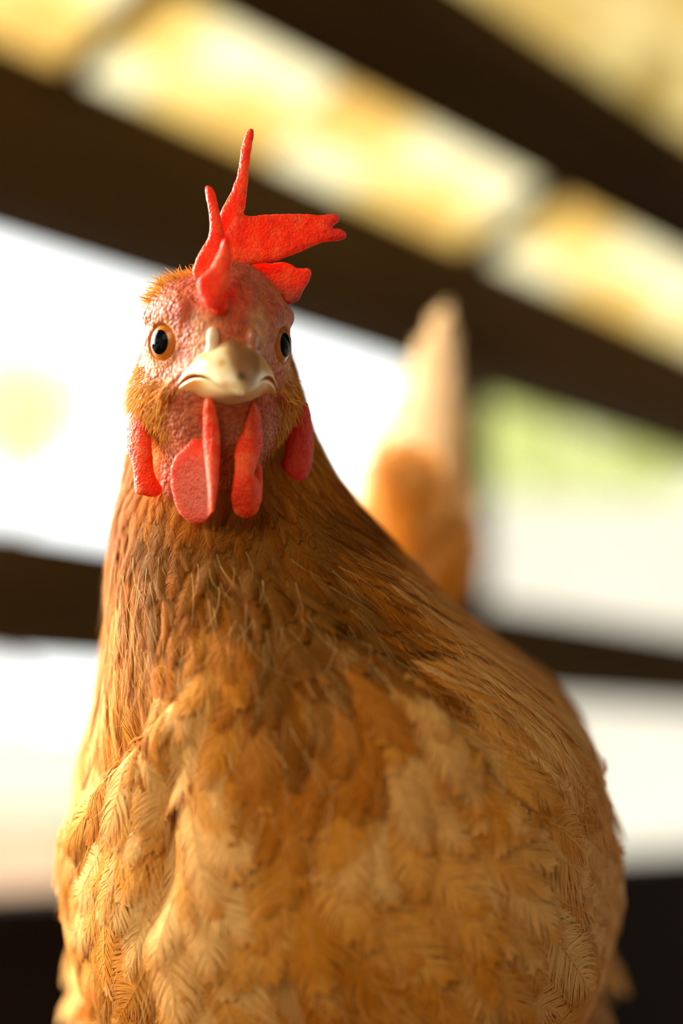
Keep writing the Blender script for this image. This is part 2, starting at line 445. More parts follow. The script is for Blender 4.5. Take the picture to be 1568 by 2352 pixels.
def head_sdf(P):
    Q = P.copy(); Q[..., 0] = np.abs(P[..., 0])
    d = ell(Q, (0, 9, 0), (18.6, 23, 17.5))
    d = smin(d, ell(Q, (0, -5, 3), (12.5, 13, 13)), 6)
    d = smin(d, ell(Q, (9.2, 4, 6.2), (9.8, 14, 10.5)), 4)
    d = smin(d, ell(Q, (10, 9, -15), (13, 16, 13)), 7)
    d = smin(d, ell(Q, (0, -11, -6.5), (8.5, 10, 8)), 6)
    d = smin(d, ell(Q, (5.5, -7, -13), (8, 9, 6)), 5)
    d = smin(d, ell(Q, (0, 0, -24), (13.5, 12, 13)), 8)
    d = smin(d, ell(Q, (0, 16, -36), (17, 14, 20)), 8)
    d = smin(d, ell(P, (3.5, 0, 12), (9, 11, 9.5)), 6)
    d = smin(d, cap(Q, (11, -9.5, 7.0), (18.3, 2, 7.0), 2.0), 3.5)
    # folds at the mouth corner
    d = smin(d, cap(Q, (9.5, -15, -8.0), (16.0, -7.0, -15.4), 1.2, 1.8), 1.6)
    d = smax(d, -cap(Q, (11.8, -13.9, -9.9), (16.6, -8.6, -14.9), .5), 1.0)
    c, a = EYE[1], EAX[1] / np.linalg.norm(EAX[1])
    r = Q - c; h = r @ a; rad = np.linalg.norm(r - h[..., None] * a, axis=-1)
    d = smax(d, -np.maximum(rad - 5.0, 2.6 - h), 0.8)            # opening for the eye
    for R, hh, tb in ((5.25, 3.9, .75), (6.9, 3.1, .62), (8.4, 2.0, .55)):
        rr = np.sqrt((rad - R) ** 2 + (h - hh) ** 2) - tb
        d = smin(d, rr, 0.9)
    # wrinkled, pebbly skin
    d = d - 0.22 * (vnoise(P * 0.55) - .5) - 0.22 * (vnoise(P * 1.3) - .5)
    # lower rear is cut away inside the neck
    return smax(d, -(P[..., 2] + 52), 2)


HV, HF = surface_nets(head_sdf, (-27, -25, -56), (27, 36, 22), 0.55)
hx, hy, hz = HV.T


def mixc(a, b, t):
    return np.asarray(a)[None] * (1 - t[:, None]) + np.asarray(b)[None] * t[:, None] if np.ndim(a) == 1 else a * (1 - t[:, None]) + np.asarray(b)[None] * t[:, None]


nz = vnoise(HV * 0.28); nz2 = vnoise(HV * .8 + 30)
hc = mixc((.46, .078, .024), (.54, .135, .044), smooth01((nz - .3) * 2.2))
hc = mixc(hc, (.46, .10, .06), smooth01(1.25 - np.linalg.norm((HV - (5, -6, 16)) / (9, 12, 8), axis=1)) * .8)
hc = mixc(hc, (.74, .07, .03), smooth01(1.1 - np.linalg.norm((HV - (0, -14, 9)) / (8, 10, 8), axis=1)) * .95)   # red forehead
hc = mixc(hc, (.40, .10, .05), smooth01((nz2 - .55) * 2.5) * .25)
side = smooth01((np.abs(hx) - 13) / 7) * smooth01((-hz + 2) / 8)
hc = mixc(hc, (.62, .27, .06), side * .7)
hc = mixc(hc, (.60, .30, .09), smooth01((hz - 6) / 5) * smooth01((hy - 2) / 8) * .9)
hc = mixc(hc, (.66, .34, .14), smooth01(1.3 - np.linalg.norm((np.abs(HV) - (7, 15, 2)) / (4.0, 6, 6), axis=1)) * .6)
for i in (0, 1):
    a = EAX[i] / np.linalg.norm(EAX[i]); r = HV - EYE[i]; h = r @ a; rad = np.linalg.norm(r - h[:, None] * a, axis=1)
    hc = mixc(hc, (.56, .20, .06), smooth01((7.4 - rad) / 2.0) * (h > 0) * .85)
hc = mixc(hc, (.34, .09, .03), smooth01((-hz - 19) / 6) * smooth01((14 - np.abs(hx)) / 5) * .8)  # dark rust throat skin, shade under the beak painted in
HVc = head2cam(HV)

# ---- torso and neck: rings (row, left, right, y widest, y front, y back) -------------------------
ring = np.array([
    [655, 490, 545, .500, .492, .508], [668, 440, 590, .500, .487, .515], [700, 395, 632, .500, .482, .525], [780, 356, 655, .502, .480, .535],
    [860, 318, 682, .503, .479, .545], [930, 306, 700, .504, .478, .550], [1000, 300, 722, .505, .476, .556],
    [1100, 290, 775, .507, .470, .565], [1200, 270, 852, .510, .462, .58], [1300, 262, 945, .514, .452, .61],
    [1400, 262, 1046, .518, .444, .65], [1500, 250, 1160, .523, .437, .69], [1600, 232, 1280, .530, .432, .72],
    [1700, 212, 1350, .537, .429, .75], [1800, 192, 1368, .543, .427, .765], [1950, 180, 1380, .550, .427, .775],
    [2050, 186, 1380, .550, .430, .775], [2150, 205, 1358, .550, .435, .775], [2270, 240, 1302, .550, .443, .77],
    [2400, 250, 1270, .552, .455, .76], [2600, 340, 1190, .560, .482, .72], [2670, 470, 1060, .568, .51, .68], [2700, 640, 900, .572, .54, .63]], float)
NT, NP = 240, 300
tt = np.linspace(0, 1, NT)
arc = np.concatenate([[0], np.cumsum(np.hypot(np.diff(ring[:, 0]), 0.35 * np.diff(ring[:, 2])))]); arc /= arc[-1]


def pch(x, xp, fp):   # monotone-ish cubic
    m = np.gradient(fp, xp); i = np.clip(np.searchsorted(xp, x) - 1, 0, len(xp) - 2); h = xp[i + 1] - xp[i]; s = (x - xp[i]) / h
    return (1 + 2 * s) * (1 - s) ** 2 * fp[i] + s * (1 - s) ** 2 * h * m[i] + s * s * (3 - 2 * s) * fp[i + 1] + s * s * (s - 1) * h * m[i + 1]


rg_ = np.stack([pch(tt, arc, ring[:, k]) for k in range(6)], 1)
phi = np.linspace(-math.pi, math.pi, NP, endpoint=False)     # 0 = front, + = right
yw = rg_[:, 3]; xl = (rg_[:, 1] - 784) / F * yw; xr = (rg_[:, 2] - 784) / F * yw; zz = (1176 - rg_[:, 0]) / F * yw
cx = (xl + xr) / 2; ax_ = (xr - xl) / 2
sn, cs_ = np.sin(phi), np.cos(phi)
frontx = np.sign(sn) * np.abs(sn) ** 0.92
X = cx[:, None] + ax_[:, None] * frontx[None]
Yf = (yw - rg_[:, 4])[:, None] * np.clip(cs_, 0, 1) ** 0.95; Yb = (rg_[:, 5] - yw)[:, None] * np.clip(-cs_, 0, 1)
Y = yw[:, None] - Yf + Yb
X = X + 0.035 * (Yb / 0.2) ** 1.5 * smooth01((rg_[:, 0] - 1200) / 500)[:, None]
S = np.stack([X, Y, np.broadcast_to(zz[:, None], X.shape)], -1)


def grid_normals(S):
    dt = np.gradient(S, axis=0); dp = (np.roll(S, -1, 1) - np.roll(S, 1, 1)) / 2
    n = np.cross(dp, dt); l = np.linalg.norm(n, axis=-1, keepdims=True); n = n / np.maximum(l, 1e-12)
    return n, dt, dp


Nn, _, _ = grid_normals(S)
if Nn[NT // 2, NP // 2][1] > 0: Nn = -Nn
PXx = S[..., 0] / S[..., 1] * F + 784; PXr = 1176 - S[..., 2] / S[..., 1] * F


def side_of(line, X, R):
    """signed distance (px) to an open polyline; + = on the left of its direction as seen"""
    line = np.asarray(line, float); best = np.full(X.shape, 1e9); sg = np.zeros(X.shape); tpar = np.zeros(X.shape); n = len(line) - 1
    for i in range(n):
        a, b = line[i], line[i + 1]; e = b - a; t = ((X - a[0]) * e[0] + (R - a[1]) * e[1]) / (e @ e); tc_ = np.clip(t, 0, 1)
        d = np.hypot(X - a[0] - tc_ * e[0], R - a[1] - tc_ * e[1]); c = e[0] * (R - a[1]) - e[1] * (X - a[0])
        m = d < best; best = np.where(m, d, best); sg = np.where(m, np.sign(c), sg); tpar = np.where(m, (i + tc_) / n, tpar)
    return best * sg, tpar


front = smooth01((cs_ + .15) / .3)[None]
c1 = crspline([(790, 1480), (850, 1525), (925, 1595), (1000, 1675), (1065, 1740), (1120, 1800)], 6, False)
sd, tp = side_of(c1, PXx, PXr)      # + below-left (image y is down)
fall = np.sin(np.pi * np.clip(tp, 0.02, .98)) ** .5
bul = np.where(sd > 0, np.exp(-(sd / 190) ** 2) * smooth01(sd / 14 + .2), 0) * fall * front
dep = np.where(sd <= 0, np.exp(-(sd / 90) ** 2), 0) * fall * front
S = S + Nn * (0.007 * bul - 0.006 * dep)[..., None]
c2 = crspline([(150, 1960), (205, 1850), (280, 1765), (345, 1700), (400, 1640)], 6, False)
sd2, tp2 = side_of(c2, PXx, PXr); fall2 = np.sin(np.pi * np.clip(tp2, 0.02, .98)) ** .5
S = S + Nn * ((0.0035 * np.where(sd2 > 0, np.exp(-(sd2 / 120) ** 2) * smooth01(sd2 / 30 + .2), 0) - 0.003 * np.where(sd2 <= 0, np.exp(-(sd2 / 60) ** 2), 0)) * fall2 * front)[..., None]
c3 = crspline([(440, 1740), (395, 1820), (370, 1920), (372, 2050), (300, 2200)], 6, False)
sd3, tp3 = side_of(c3, PXx, PXr)
S = S - Nn * (0.005 * np.exp(-(sd3 / 30) ** 2) * np.sin(np.pi * np.clip(tp3, 0.02, .98)) ** .5 * front)[..., None]
# soft lumps where feather clumps lie
S = S + Nn * (0.0035 * (vnoise(S * 38) - .5) * smooth01((PXr - 1200) / 400))[..., None]
Nn, DT, DP = grid_normals(S)
if Nn[NT // 2, NP // 2][1] > 0: Nn = -Nn

sv = S.reshape(-1, 3)
I, J = np.meshgrid(np.arange(NT - 1), np.arange(NP), indexing='ij'); J2 = (J + 1) % NP
sf = np.stack([I * NP + J, (I + 1) * NP + J, (I + 1) * NP + J2, I * NP + J2], -1).reshape(-1, 4)

# thighs and legs (in the same continuous body mesh)
legV, legF, legC, legM = [], [], [], []
nv = 0


def addleg(v, f, c, mi):
    global nv
    legV.append(np.asarray(v)); legF.extend([tuple(i + nv for i in q) for q in f]); legC.append(np.tile(c, (len(v), 1))); legM.extend([mi] * len(f)); nv += len(v)


hips = [(-0.057, .625), (0.060, .645)]
for hxx, hyy in hips:
    addleg(*tube([[hxx * .75, hyy, -.10], [hxx, hyy, -.155], [hxx * .95, hyy - .005, -.20], [hxx * .8, hyy + .005, -.238], [hxx * .75, hyy + .008, -.25]], [.024, .028, .022, .011, .007], 20), (.62, .36, .12), 1)
    fx, fy = hxx * .75, hyy + .008
    addleg(*tube([[fx, fy, -.245], [fx, fy - .004, -.27], [fx, fy - .012, -.296]], [.0065, .0058, .0065], 12), (.75, .52, .18), 0)
    for k, (dx, dy) in enumerate(((-.02, -.034), (0, -.042), (.02, -.034), (0, .026))):
        tl = -math.tan(PITCH)
        b = np.array([fx, fy - .012, -.296]); e = b + (dx, dy, -.001 + tl * dy); n_ = b + np.array([dx, dy, tl * dy]) * .5 + (0, 0, .003)
        tip = e + np.array([dx, dy, tl * dy]) * .25 + (0, 0, -.003)
        addleg(*tube([b, n_, e, tip], [.0055, .0048, .0038, .0008], 8), (.75, .52, .18), 0)

allV = np.concatenate([HVc, sv] + legV)
nH, nS = len(HVc), len(sv)
faces = [tuple(q) for q in HF] + [tuple(q) for q in (sf + nH)] + [tuple(i + nH + nS for i in q) for q in legF]
mi = np.concatenate([np.zeros(len(HF)), np.ones(len(sf)), np.array(legM)]).astype(int)
under = mixc((.50, .22, .05), (.66, .36, .11), vnoise(sv * 60))
cols = np.concatenate([hc, under] + legC)
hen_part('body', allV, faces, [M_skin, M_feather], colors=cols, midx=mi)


# ---- feathers -------------------------------------------------------------------------------------
def template(nb, seed, shape='round', fringe=.5):
    """unit feather: u 0..1 along, v -1..1 across, one narrow blade per barb"""
    r = np.random.default_rng(seed); V = []; Fq = []; info = []; n = 0
    def wf(u):
        if shape == 'round': return np.clip(np.sin(np.pi * np.clip(u, 0, 1) ** 1.15), 0, 1) ** .55
        if shape == 'long': return np.clip(np.sin(np.pi * np.clip(u, 0, 1) ** .75), 0, 1) ** .6
        return (np.clip(1 - np.clip((u - .8) / .2, 0, 1) ** 2.2, 0, 1)) ** .5 * np.clip(u * 5, 0, 1) ** .5
    clump = r.uniform(0, 6.28, 4)
    for sgn in (-1, 1):
        for i in range(nb):
            u0 = .02 + .95 * (i + r.uniform(-.2, .2)) / nb
            dl = (.26 + .08 * r.random()) * (1 - .55 * u0) + .03
            ue = min(u0 + dl, .90 + .10 * u0 + .012 * r.normal())
            cl = .05 * np.sin(u0 * 14 + clump[0] + sgn) + .015 * np.sin(u0 * 41 + clump[1])
            ve = wf(min(ue, .985)) * (1 + .10 * r.normal() * fringe + cl)
            if r.random() < .06 * fringe: ve *= .7
            w0 = .95 / nb * .95; br = r.random(); hh = r.uniform(-1, 1)
            for k, t in enumerate((0, .34, .7, 1.0)):
                b0, b1, b2 = (1 - t) ** 2, 2 * t * (1 - t), t * t
                u = b0 * u0 + b1 * (u0 + .28 * dl) + b2 * ue; v = sgn * (b1 * ve * .62 + b2 * ve)
                # direction to offset blade width: mostly along u
                w = w0 * (1.0, 1.0, .85, .22)[k]
                V.append((u - w, v, hh)); V.append((u + w, v, hh)); info.append((br, t, u)); info.append((br, t, u))
                if k < 3: Fq.append((n + 2 * k, n + 2 * k + 1, n + 2 * k + 3, n + 2 * k + 2))
            n += 8
    # shaft
    for k in range(6):
        u = k / 5 * .97; w = .030 * (1 - .8 * k / 5)
        V.append((u, -w, 1.5)); V.append((u, w, 1.5)); info.append((-1, 0, u)); info.append((-1, 0, u))
        if k < 5: Fq.append((n + 2 * k, n + 2 * k + 1, n + 2 * k + 3, n + 2 * k + 2))
    return np.array(V), np.array(Fq), np.array(info)


TPL = {}
for key, nb in (('r', 84), ('r2', 34), ('l', 60), ('l2', 24), ('s', 16), ('c', 14), ('t', 90)):
    TPL[key] = [template(nb, 100 + q * 7 + nb, {'r': 'round', 'r2': 'round', 'l': 'long', 'l2': 'long', 's': 'round', 'c': 'round', 't': 'long'}[key], .9) for q in range(7)]


def gsample(A, t, p):
    """bilinear on the (NT,NP) grid; t,p in grid units"""
    t = np.clip(t, 0, NT - 1.001); p = np.mod(p, NP)
    i = t.astype(int); j = p.astype(int) % NP; ft = (t - i)[..., None]; fp = (p - np.floor(p))[..., None]; j2 = (j + 1) % NP
    return A[i, j] * (1 - ft) * (1 - fp) + A[i + 1, j] * ft * (1 - fp) + A[i, j2] * (1 - ft) * fp + A[i + 1, j2] * ft * fp


rowg = 1176 - S[..., 2] / S[..., 1] * F; xg = S[..., 0] / S[..., 1] * F + 784
ETA = np.linalg.norm(DT, axis=-1); ETP = np.linalg.norm(DP, axis=-1)

RUST = np.array((.50, .150, .006)); GOLD = np.array((.78, .32, .028)); BUFF = np.array((.84, .45, .11)); CREAM = np.array((.86, .60, .27)); UMB = np.array((.20, .08, .02))
parts = {k: ([], [], [], 0) for k in ('neck_feathers', 'breast_feathers', 'side_feathers', 'back_feathers')}
store = {k: {'V': [], 'F': [], 'C': [], 'n': 0} for k in parts}
rf = np.random.default_rng(21)


def put(store_k, V, Fq, C):
    s = store[store_k]; s['V'].append(V); s['F'].append(Fq + s['n']); s['C'].append(C); s['n'] += len(V)


row_len = lambda r: np.interp(r, [660, 760, 900, 1000, 1150, 1300, 1500, 1700, 1900, 2100, 2400], [5, 5.5, 7, 9.5, 14, 19, 24, 27, 30, 34, 36]) * 1e-3
row_wid = lambda r: np.interp(r, [660, 760, 900, 1000, 1150, 1300, 1500, 1700, 1900, 2100, 2400], [1.3, 1.3, 1.4, 1.6, 2.0, 2.7, 4.4, 7.0, 8.6, 10, 11]) * 1e-3


def feather_color(Vt, info, c_base, c_mid, c_edge, edge_amt, contrast=.16):
    u = info[:, 2]; v = np.abs(Vt[:, 1]); t = info[:, 1]
    k = smooth01((u - .25) / .6) * .55 + smooth01((v - .35) / .6) * .45
    c = c_base[None] * (1 - k[:, None]) + c_mid[None] * k[:, None]
    e = smooth01((np.maximum(v, smooth01((u - .72) / .28)) - .45) / .5) * edge_amt
    c = c * (1 - e[:, None]) + c_edge[None] * e[:, None]
    br = np.where(info[:, 0] < 0, .5, info[:, 0])
    c = c * (1 + contrast * 2 * (br - .5))[:, None]
    sh = info[:, 0] < 0
    c[sh] = (c_mid * .6 + c_edge * .4) * .95
    return np.clip(c, 0, 1)


t_cur = 2.0
cnt = 0
while t_cur < NT - 20:
    i = int(t_cur)
    # representative sizes at front of this ring
    rmid = rowg[i, NP // 2]; L0 = row_len(rmid); Wd0 = row_wid(rmid)
    dts = L0 * (.26 if rmid > 1150 else .30) / np.median(ETA[i, NP // 3:2 * NP // 3])
    per = ETP[i].sum(); nf = max(10, int(per / (Wd0 * 1.05)))
    js = (np.arange(nf) + rf.uniform(-.35, .35, nf)) / nf
    cum = np.concatenate([[0], np.cumsum(ETP[i])]); cum /= cum[-1]
    pj = np.interp(np.mod(js + rf.random(), 1), cum, np.arange(NP + 1))
    for p0 in pj:
        t0 = t_cur + rf.uniform(-.5, .5) * dts
        if t0 < 1 or t0 > NT - 4: continue
        ii, jj = int(t0), int(p0) % NP
        ph = phi[jj]; back = abs(ph) > 2.0
        if back and rf.random() < .45: continue
        xx, rr = xg[ii, jj], rowg[ii, jj]
        # keep the face free
        if abs(ph) < 1.15 and rr < 1000: continue
        if abs(ph) < .8 and rr < 1040: continue
        L = row_len(rr) * rf.uniform(.8, 1.35); Wd = row_wid(rr) * rf.uniform(.7, 1.25)
        cape = smooth01((ph - .35) / .5) * smooth01((rr - 1150) / 120) * (1 - smooth01((rr - 1640) / 90))
        if sd[ii, jj] > 0: cape *= .0
        cape = max(cape, smooth01((-ph - .55) / .5) * smooth01((rr - 1120) / 100) * (1 - smooth01((rr - 1560) / 120)))
        if cape > .3: Wd *= (1 - .45 * cape); L *= 1 + .15 * cape
        lng = cape > .3 or rr < 1250
        key = ('s' if rr < 1000 else ('l' if not back else 'l2')) if lng else ('r' if not back else 'r2')
        if back: key = 'c'
        Vt, Fq, info = TPL[key][rf.integers(7)]
        # flow direction: down, fanning out from the mid line, with noise
        P0 = S[ii, jj]; nzv = vnoise(P0 * 30 + 7)
        al = (nzv - .5) * 1.1 + (.13 if rr < 1500 else .2) * rf.normal()
        if rr > 1500: al += np.clip((xx - 470) / 900, -.45, .75) * smooth01((rr - 1500) / 400) * 1.0
        if rr > 1650 and sd3[ii, jj] != 0 and abs(sd3[ii, jj]) < 160: al += .45 * np.sign((xx - 385)) * math.exp(-(abs(sd3[ii, jj]) / 90))
        if cape > .3 and ph > 0: al += .16
        et, ep = ETA[ii, jj], max(ETP[ii, jj], 1e-5)
        ca, sa = math.cos(al), math.sin(al)
        bend = rf.normal() * .22
        u = Vt[:, 0] * L; v = Vt[:, 1] * Wd + bend * Vt[:, 0] ** 2 * L * .5
        dtg = (u * ca - v * sa) / et; dpg = (u * sa + v * ca) / ep
        base = gsample(S, t0 + dtg, p0 + dpg); nn = gsample(Nn, t0 + dtg, p0 + dpg)
        lift = rf.uniform(.0010, .0040) * min(1, L / .018) * (.55 if lng else 1); cupv = (.0004 if lng else .0010) * min(1, L / .02)
        h = .0003 + lift * np.clip(Vt[:, 0], 0, 2) ** 1.2 - cupv * Vt[:, 1] ** 2 * (.4 + Vt[:, 0]) + Vt[:, 2] * .00012
        V = base + nn * h[:, None]
        # colour of this feather
        dk = 1
        mott = .6 * vnoise(P0 * (60, 60, 26) + 90) + .4 * vnoise(P0 * (130, 130, 60) + 50); m3 = rf.random()
        chest = math.exp(-((xx - 600) / 240) ** 2 - ((rr - 1290) / 200) ** 2)  # rust plumage below the chin, with the head's shade painted in
        mid = math.exp(-((xx - 640) / 260) ** 2 - ((rr - 1850) / 420) ** 2)
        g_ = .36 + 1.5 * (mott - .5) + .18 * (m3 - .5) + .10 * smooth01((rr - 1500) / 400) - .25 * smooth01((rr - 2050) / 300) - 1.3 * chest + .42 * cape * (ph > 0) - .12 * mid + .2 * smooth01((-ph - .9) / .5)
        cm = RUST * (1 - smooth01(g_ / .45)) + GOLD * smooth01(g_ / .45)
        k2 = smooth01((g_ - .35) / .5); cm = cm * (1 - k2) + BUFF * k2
        cm = cm * (1 - .6 * smooth01(-g_ / .5)); cb = cm * .62 + RUST * .38  # deepest tones darkened again, mostly for shade under the chin
        if rf.random() < .05 + .06 * cape: cb = cb * .6 + UMB * .4
        ce = cm * .45 + (CREAM if g_ > .3 else BUFF) * .55
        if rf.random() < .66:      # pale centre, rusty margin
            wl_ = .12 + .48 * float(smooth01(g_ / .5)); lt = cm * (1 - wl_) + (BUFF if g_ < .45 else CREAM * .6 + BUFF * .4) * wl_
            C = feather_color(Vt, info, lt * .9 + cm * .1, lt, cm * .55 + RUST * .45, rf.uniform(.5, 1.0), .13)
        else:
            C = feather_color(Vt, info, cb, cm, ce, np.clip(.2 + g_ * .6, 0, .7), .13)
        dest = 'back_feathers' if back else ('neck_feathers' if rr < 1480 or cape > .3 else ('breast_feathers' if abs(ph) < .95 else 'side_feathers'))
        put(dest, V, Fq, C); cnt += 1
    t_cur += max(dts, .6)
print('feathers', cnt, sum(s['n'] for s in store.values()))

# loose filaments lying over the plumage
NL = 5200
ti = rf.uniform(70, NT - 30, NL); pj2 = rf.uniform(0, NP, NL)
fv, ff, fcl = [], [], []; n = 0
for t0, p0 in zip(ti, pj2):
    ii, jj = int(t0), int(p0) % NP; ph = phi[jj]
    if abs(ph) > 2.2 or rowg[ii, jj] < 1180 or rf.random() > .25 + .75 * smooth01((rowg[ii, jj] - 1250) / 350) + .5 * (abs(ph) > .7): continue
    L = rf.uniform(.007, .017); w = rf.uniform(.00004, .00009)
    al = (vnoise(S[ii, jj] * 30 + 7) - .5) * 1.1 + rf.normal() * .22 + np.clip((xg[ii, jj] - 470) / 900, -.45, .75) * smooth01((rowg[ii, jj] - 1500) / 400)
    k = np.linspace(0, 1, 6); bd = rf.normal() * .5
    et, ep = ETA[ii, jj], max(ETP[ii, jj], 1e-5)
    a2 = al + bd * k
    du = np.concatenate([[0], np.cumsum(np.cos(a2[1:]) * L / 5)]); dv = np.concatenate([[0], np.cumsum(np.sin(a2[1:]) * L / 5)])
    hh = .0022 + rf.uniform(.0002, .0022) * k
    cc = (BUFF * .5 + CREAM * .5) * rf.uniform(.7, 1.1)
    for q in range(6):
        ww = w * (1 - .7 * k[q])
        for sg_ in (-1, 1):
            ta = t0 + (du[q] - sg_ * ww * math.sin(a2[q])) / et; pa_ = p0 + (dv[q] + sg_ * ww * math.cos(a2[q])) / ep
            ta, pa_ = np.array([ta]), np.array([pa_]); fv.append(gsample(S, ta, pa_)[0] + gsample(Nn, ta, pa_)[0] * hh[q]); fcl.append(cc)
        if q < 5: ff.append((n + 2 * q, n + 2 * q + 1, n + 2 * q + 3, n + 2 * q + 2))
    n += 12
put('breast_feathers', np.array(fv), np.array(ff), np.clip(np.array(fcl), 0, 1))

# thigh fluff
for hxx, hyy in hips:
    for q in range(260):
        w = rf.uniform(0, 2 * math.pi); z = rf.uniform(-.232, -.115); R = np.interp(-z, [.1, .155, .20, .238], [.028, .036, .028, .012])
        n = np.array([math.cos(w), math.sin(w), .0]); P0 = np.array([hxx * np.interp(-z, [.1, .155, .2, .238], [.75, 1, .95, .8]), hyy, z]) + n * R
        Vt, Fq, info = TPL['s' if q % 2 else 'c'][rf.integers(7)]
        T = np.array([0.1 * n[0], .1 * n[1], -1.0]) + rf.normal(size=3) * .15; T /= np.linalg.norm(T); B = np.cross(T, n); B /= np.linalg.norm(B); Nf = np.cross(B, T)
        L, Wd = .018, .008
        V = P0 + Vt[:, :1] * L * T + Vt[:, 1:2] * Wd * B + n * (.001 + .003 * Vt[:, :1])
        put('back_feathers', V, Fq, feather_color(Vt, info, BUFF * .9, BUFF, CREAM, .6))

for k, s in store.items():
    hen_part(k, np.concatenate(s['V']), np.concatenate(s['F']), M_feather, colors=np.concatenate(s['C']))

# tail
tv, tf, tcc, n = [], [], [], 0
# (tip x, tip row, y, base x, base row, whiteness with the sunlit edge painted in)
T_ = [(1004, 688, .80, 960, 1420, .55), (985, 705, .797, 945, 1420, .5), (955, 762, .79, 930, 1430, .6), (925, 830, .785, 915, 1440, .55), (900, 900, .78, 905, 1450, .45), (872, 960, .775, 895, 1450, .3),
      (848, 1000, .77, 885, 1450, .3), (822, 1060, .765, 872, 1450, .25), (805, 1110, .76, 860, 1450, .2), (1018, 760, .802, 985, 1430, .6), (1035, 830, .80, 1000, 1430, .95), (1048, 900, .797, 1012, 1440, 1), (1052, 990, .79, 1015, 1440, 1), (1050, 1080, .785, 1018, 1450, .9), (990, 900, .77, 950, 1450, .2), (960, 1000, .765, 930, 1450, .1), (925, 1080, .76, 915, 1450, .1), (1000, 1050, .765, 960, 1450, .25)]
for q, (tx, tr, ty, bx, br_, wh) in enumerate(T_):
    A = px(bx, br_, ty - .085); Bp = px(tx, tr, ty); d = Bp - A; L = np.linalg.norm(d); T = d / L
    side = -1 if tx < 1005 else 1
    nrm = np.array([.55 * side, -.8, .15]); B = np.cross(T, nrm); B /= np.linalg.norm(B); Nf = np.cross(B, T)
    if Nf[1] > 0: Nf = -Nf
    Vt, Fq, info = TPL['t'][q % 7]; Wd = .016 if wh < .9 else .009
    V = A + Vt[:, :1] * d + Vt[:, 1:2] * Wd * B + Nf * (-.006 * Vt[:, :1] ** 2 - .003 * Vt[:, 1:2] ** 2 + .0002 * Vt[:, 2:3] + q * .0006 * (1 if q < 8 else -1))
    wt = .35 + .65 * wh; WHT = np.array((.93, .80, .55)); cm = BUFF * (1 - wt) + WHT * wt; cb = GOLD * (1 - wh) + WHT * wh * .7
    tv.append(V); tf.append(Fq + n); tcc.append(feather_color(Vt, info, cb, cm, CREAM, .3 + .3 * wh, .08)); n += len(V)
for q in range(110):      # coverts around the root
    br_ = rf.uniform(1180, 1440); hw_ = 12 + (br_ - 1180) * .26; bx = 940 + rf.uniform(-hw_, hw_); ty = .70 + rf.uniform(-.01, .012)
    A = px(bx, br_, ty); T = np.array([rf.normal() * .2 + (bx - 950) / 500, .35, 1.0]); T /= np.linalg.norm(T)
    nrm = np.array([(bx - 950) / 120, -1, .1]); B = np.cross(T, nrm); B /= np.linalg.norm(B); Nf = np.cross(B, T); Nf = -Nf if Nf[1] > 0 else Nf
    Vt, Fq, info = TPL['c' if q % 2 else 'r2'][q % 7]
    V = A + Vt[:, :1] * .030 * T + Vt[:, 1:2] * .009 * B + Nf * (.004 + .003 * Vt[:, :1])
    tv.append(V); tf.append(Fq + n); tcc.append(feather_color(Vt, info, GOLD, BUFF, CREAM, .4)); n += len(V)
for q in range(90):      # side coverts joining the tail to the rump
    sd_ = -1 if q % 2 else 1; br_ = rf.uniform(1290, 1440); ty = rf.uniform(.705, .765)
    A = px(945 + sd_ * rf.uniform(25, 60), br_, ty); T = np.array([sd_ * .1, .25 + rf.normal() * .15, 1.0]); T /= np.linalg.norm(T)
    nrm = np.array([sd_ * 1.0, -.15, .1]); B = np.cross(T, nrm); B /= np.linalg.norm(B); Nf = nrm / np.linalg.norm(nrm)
    Vt, Fq, info = TPL['c'][q % 7]
    V = A + Vt[:, :1] * .030 * T + Vt[:, 1:2] * .009 * B + Nf * (.001 + .003 * Vt[:, :1])
    tv.append(V); tf.append(Fq + n); tcc.append(feather_color(Vt, info, GOLD, BUFF, CREAM, .4)); n += len(V)
hen_part('tail', np.concatenate(tv), np.concatenate(tf), M_feather, colors=np.concatenate(tcc))

# ---- short bristly feathers on the head -----------------------------------------------------------
e1 = HV[HF[:, 1]] - HV[HF[:, 0]]; e2 = HV[HF[:, 3]] - HV[HF[:, 0]]; fn = np.cross(e1, e2); fn /= np.linalg.norm(fn, axis=1)[:, None] + 1e-12
fc = HV[HF].mean(1)
if ((fn * (fc - (0, 5, -10))).sum(1)).mean() < 0: fn = -fn
ax_abs = np.abs(fc[:, 0])
d_eye = np.minimum(np.linalg.norm(fc - (EYE[0] + 4 * EAX[0]), axis=1), np.linalg.norm(fc - (EYE[1] + 4 * EAX[1]), axis=1))
dens = smooth01((ax_abs - 11) / 6) * smooth01((-fc[:, 2] - 3) / 5) * .75                # cheeks
dens = np.maximum(dens, smooth01((fc[:, 2] - 7) / 4) * smooth01((fc[:, 1] + 6) / 7) * (fc[:, 0] < 3) * .9)
dens = np.maximum(dens, smooth01((fc[:, 2] - 8) / 4) * smooth01((fc[:, 1] - 4) / 7) * .9)     # crown
dens = np.maximum(dens, smooth01((fc[:, 1] - 6) / 5))                                    # back
dens = np.maximum(dens, .05 * smooth01((fc[:, 2] + 34) / 10))
dens = np.maximum(dens, .22 * smooth01((-fc[:, 2] - 22) / 5))
dens *= smooth01((d_eye - 8.5) / 2) * (fc[:, 1] > -17) * (fc[:, 2] > -50)
pick = np.where(rf.random(len(fc)) < dens * .34)[0]
bv, bf, bc, n = [], [], [], 0
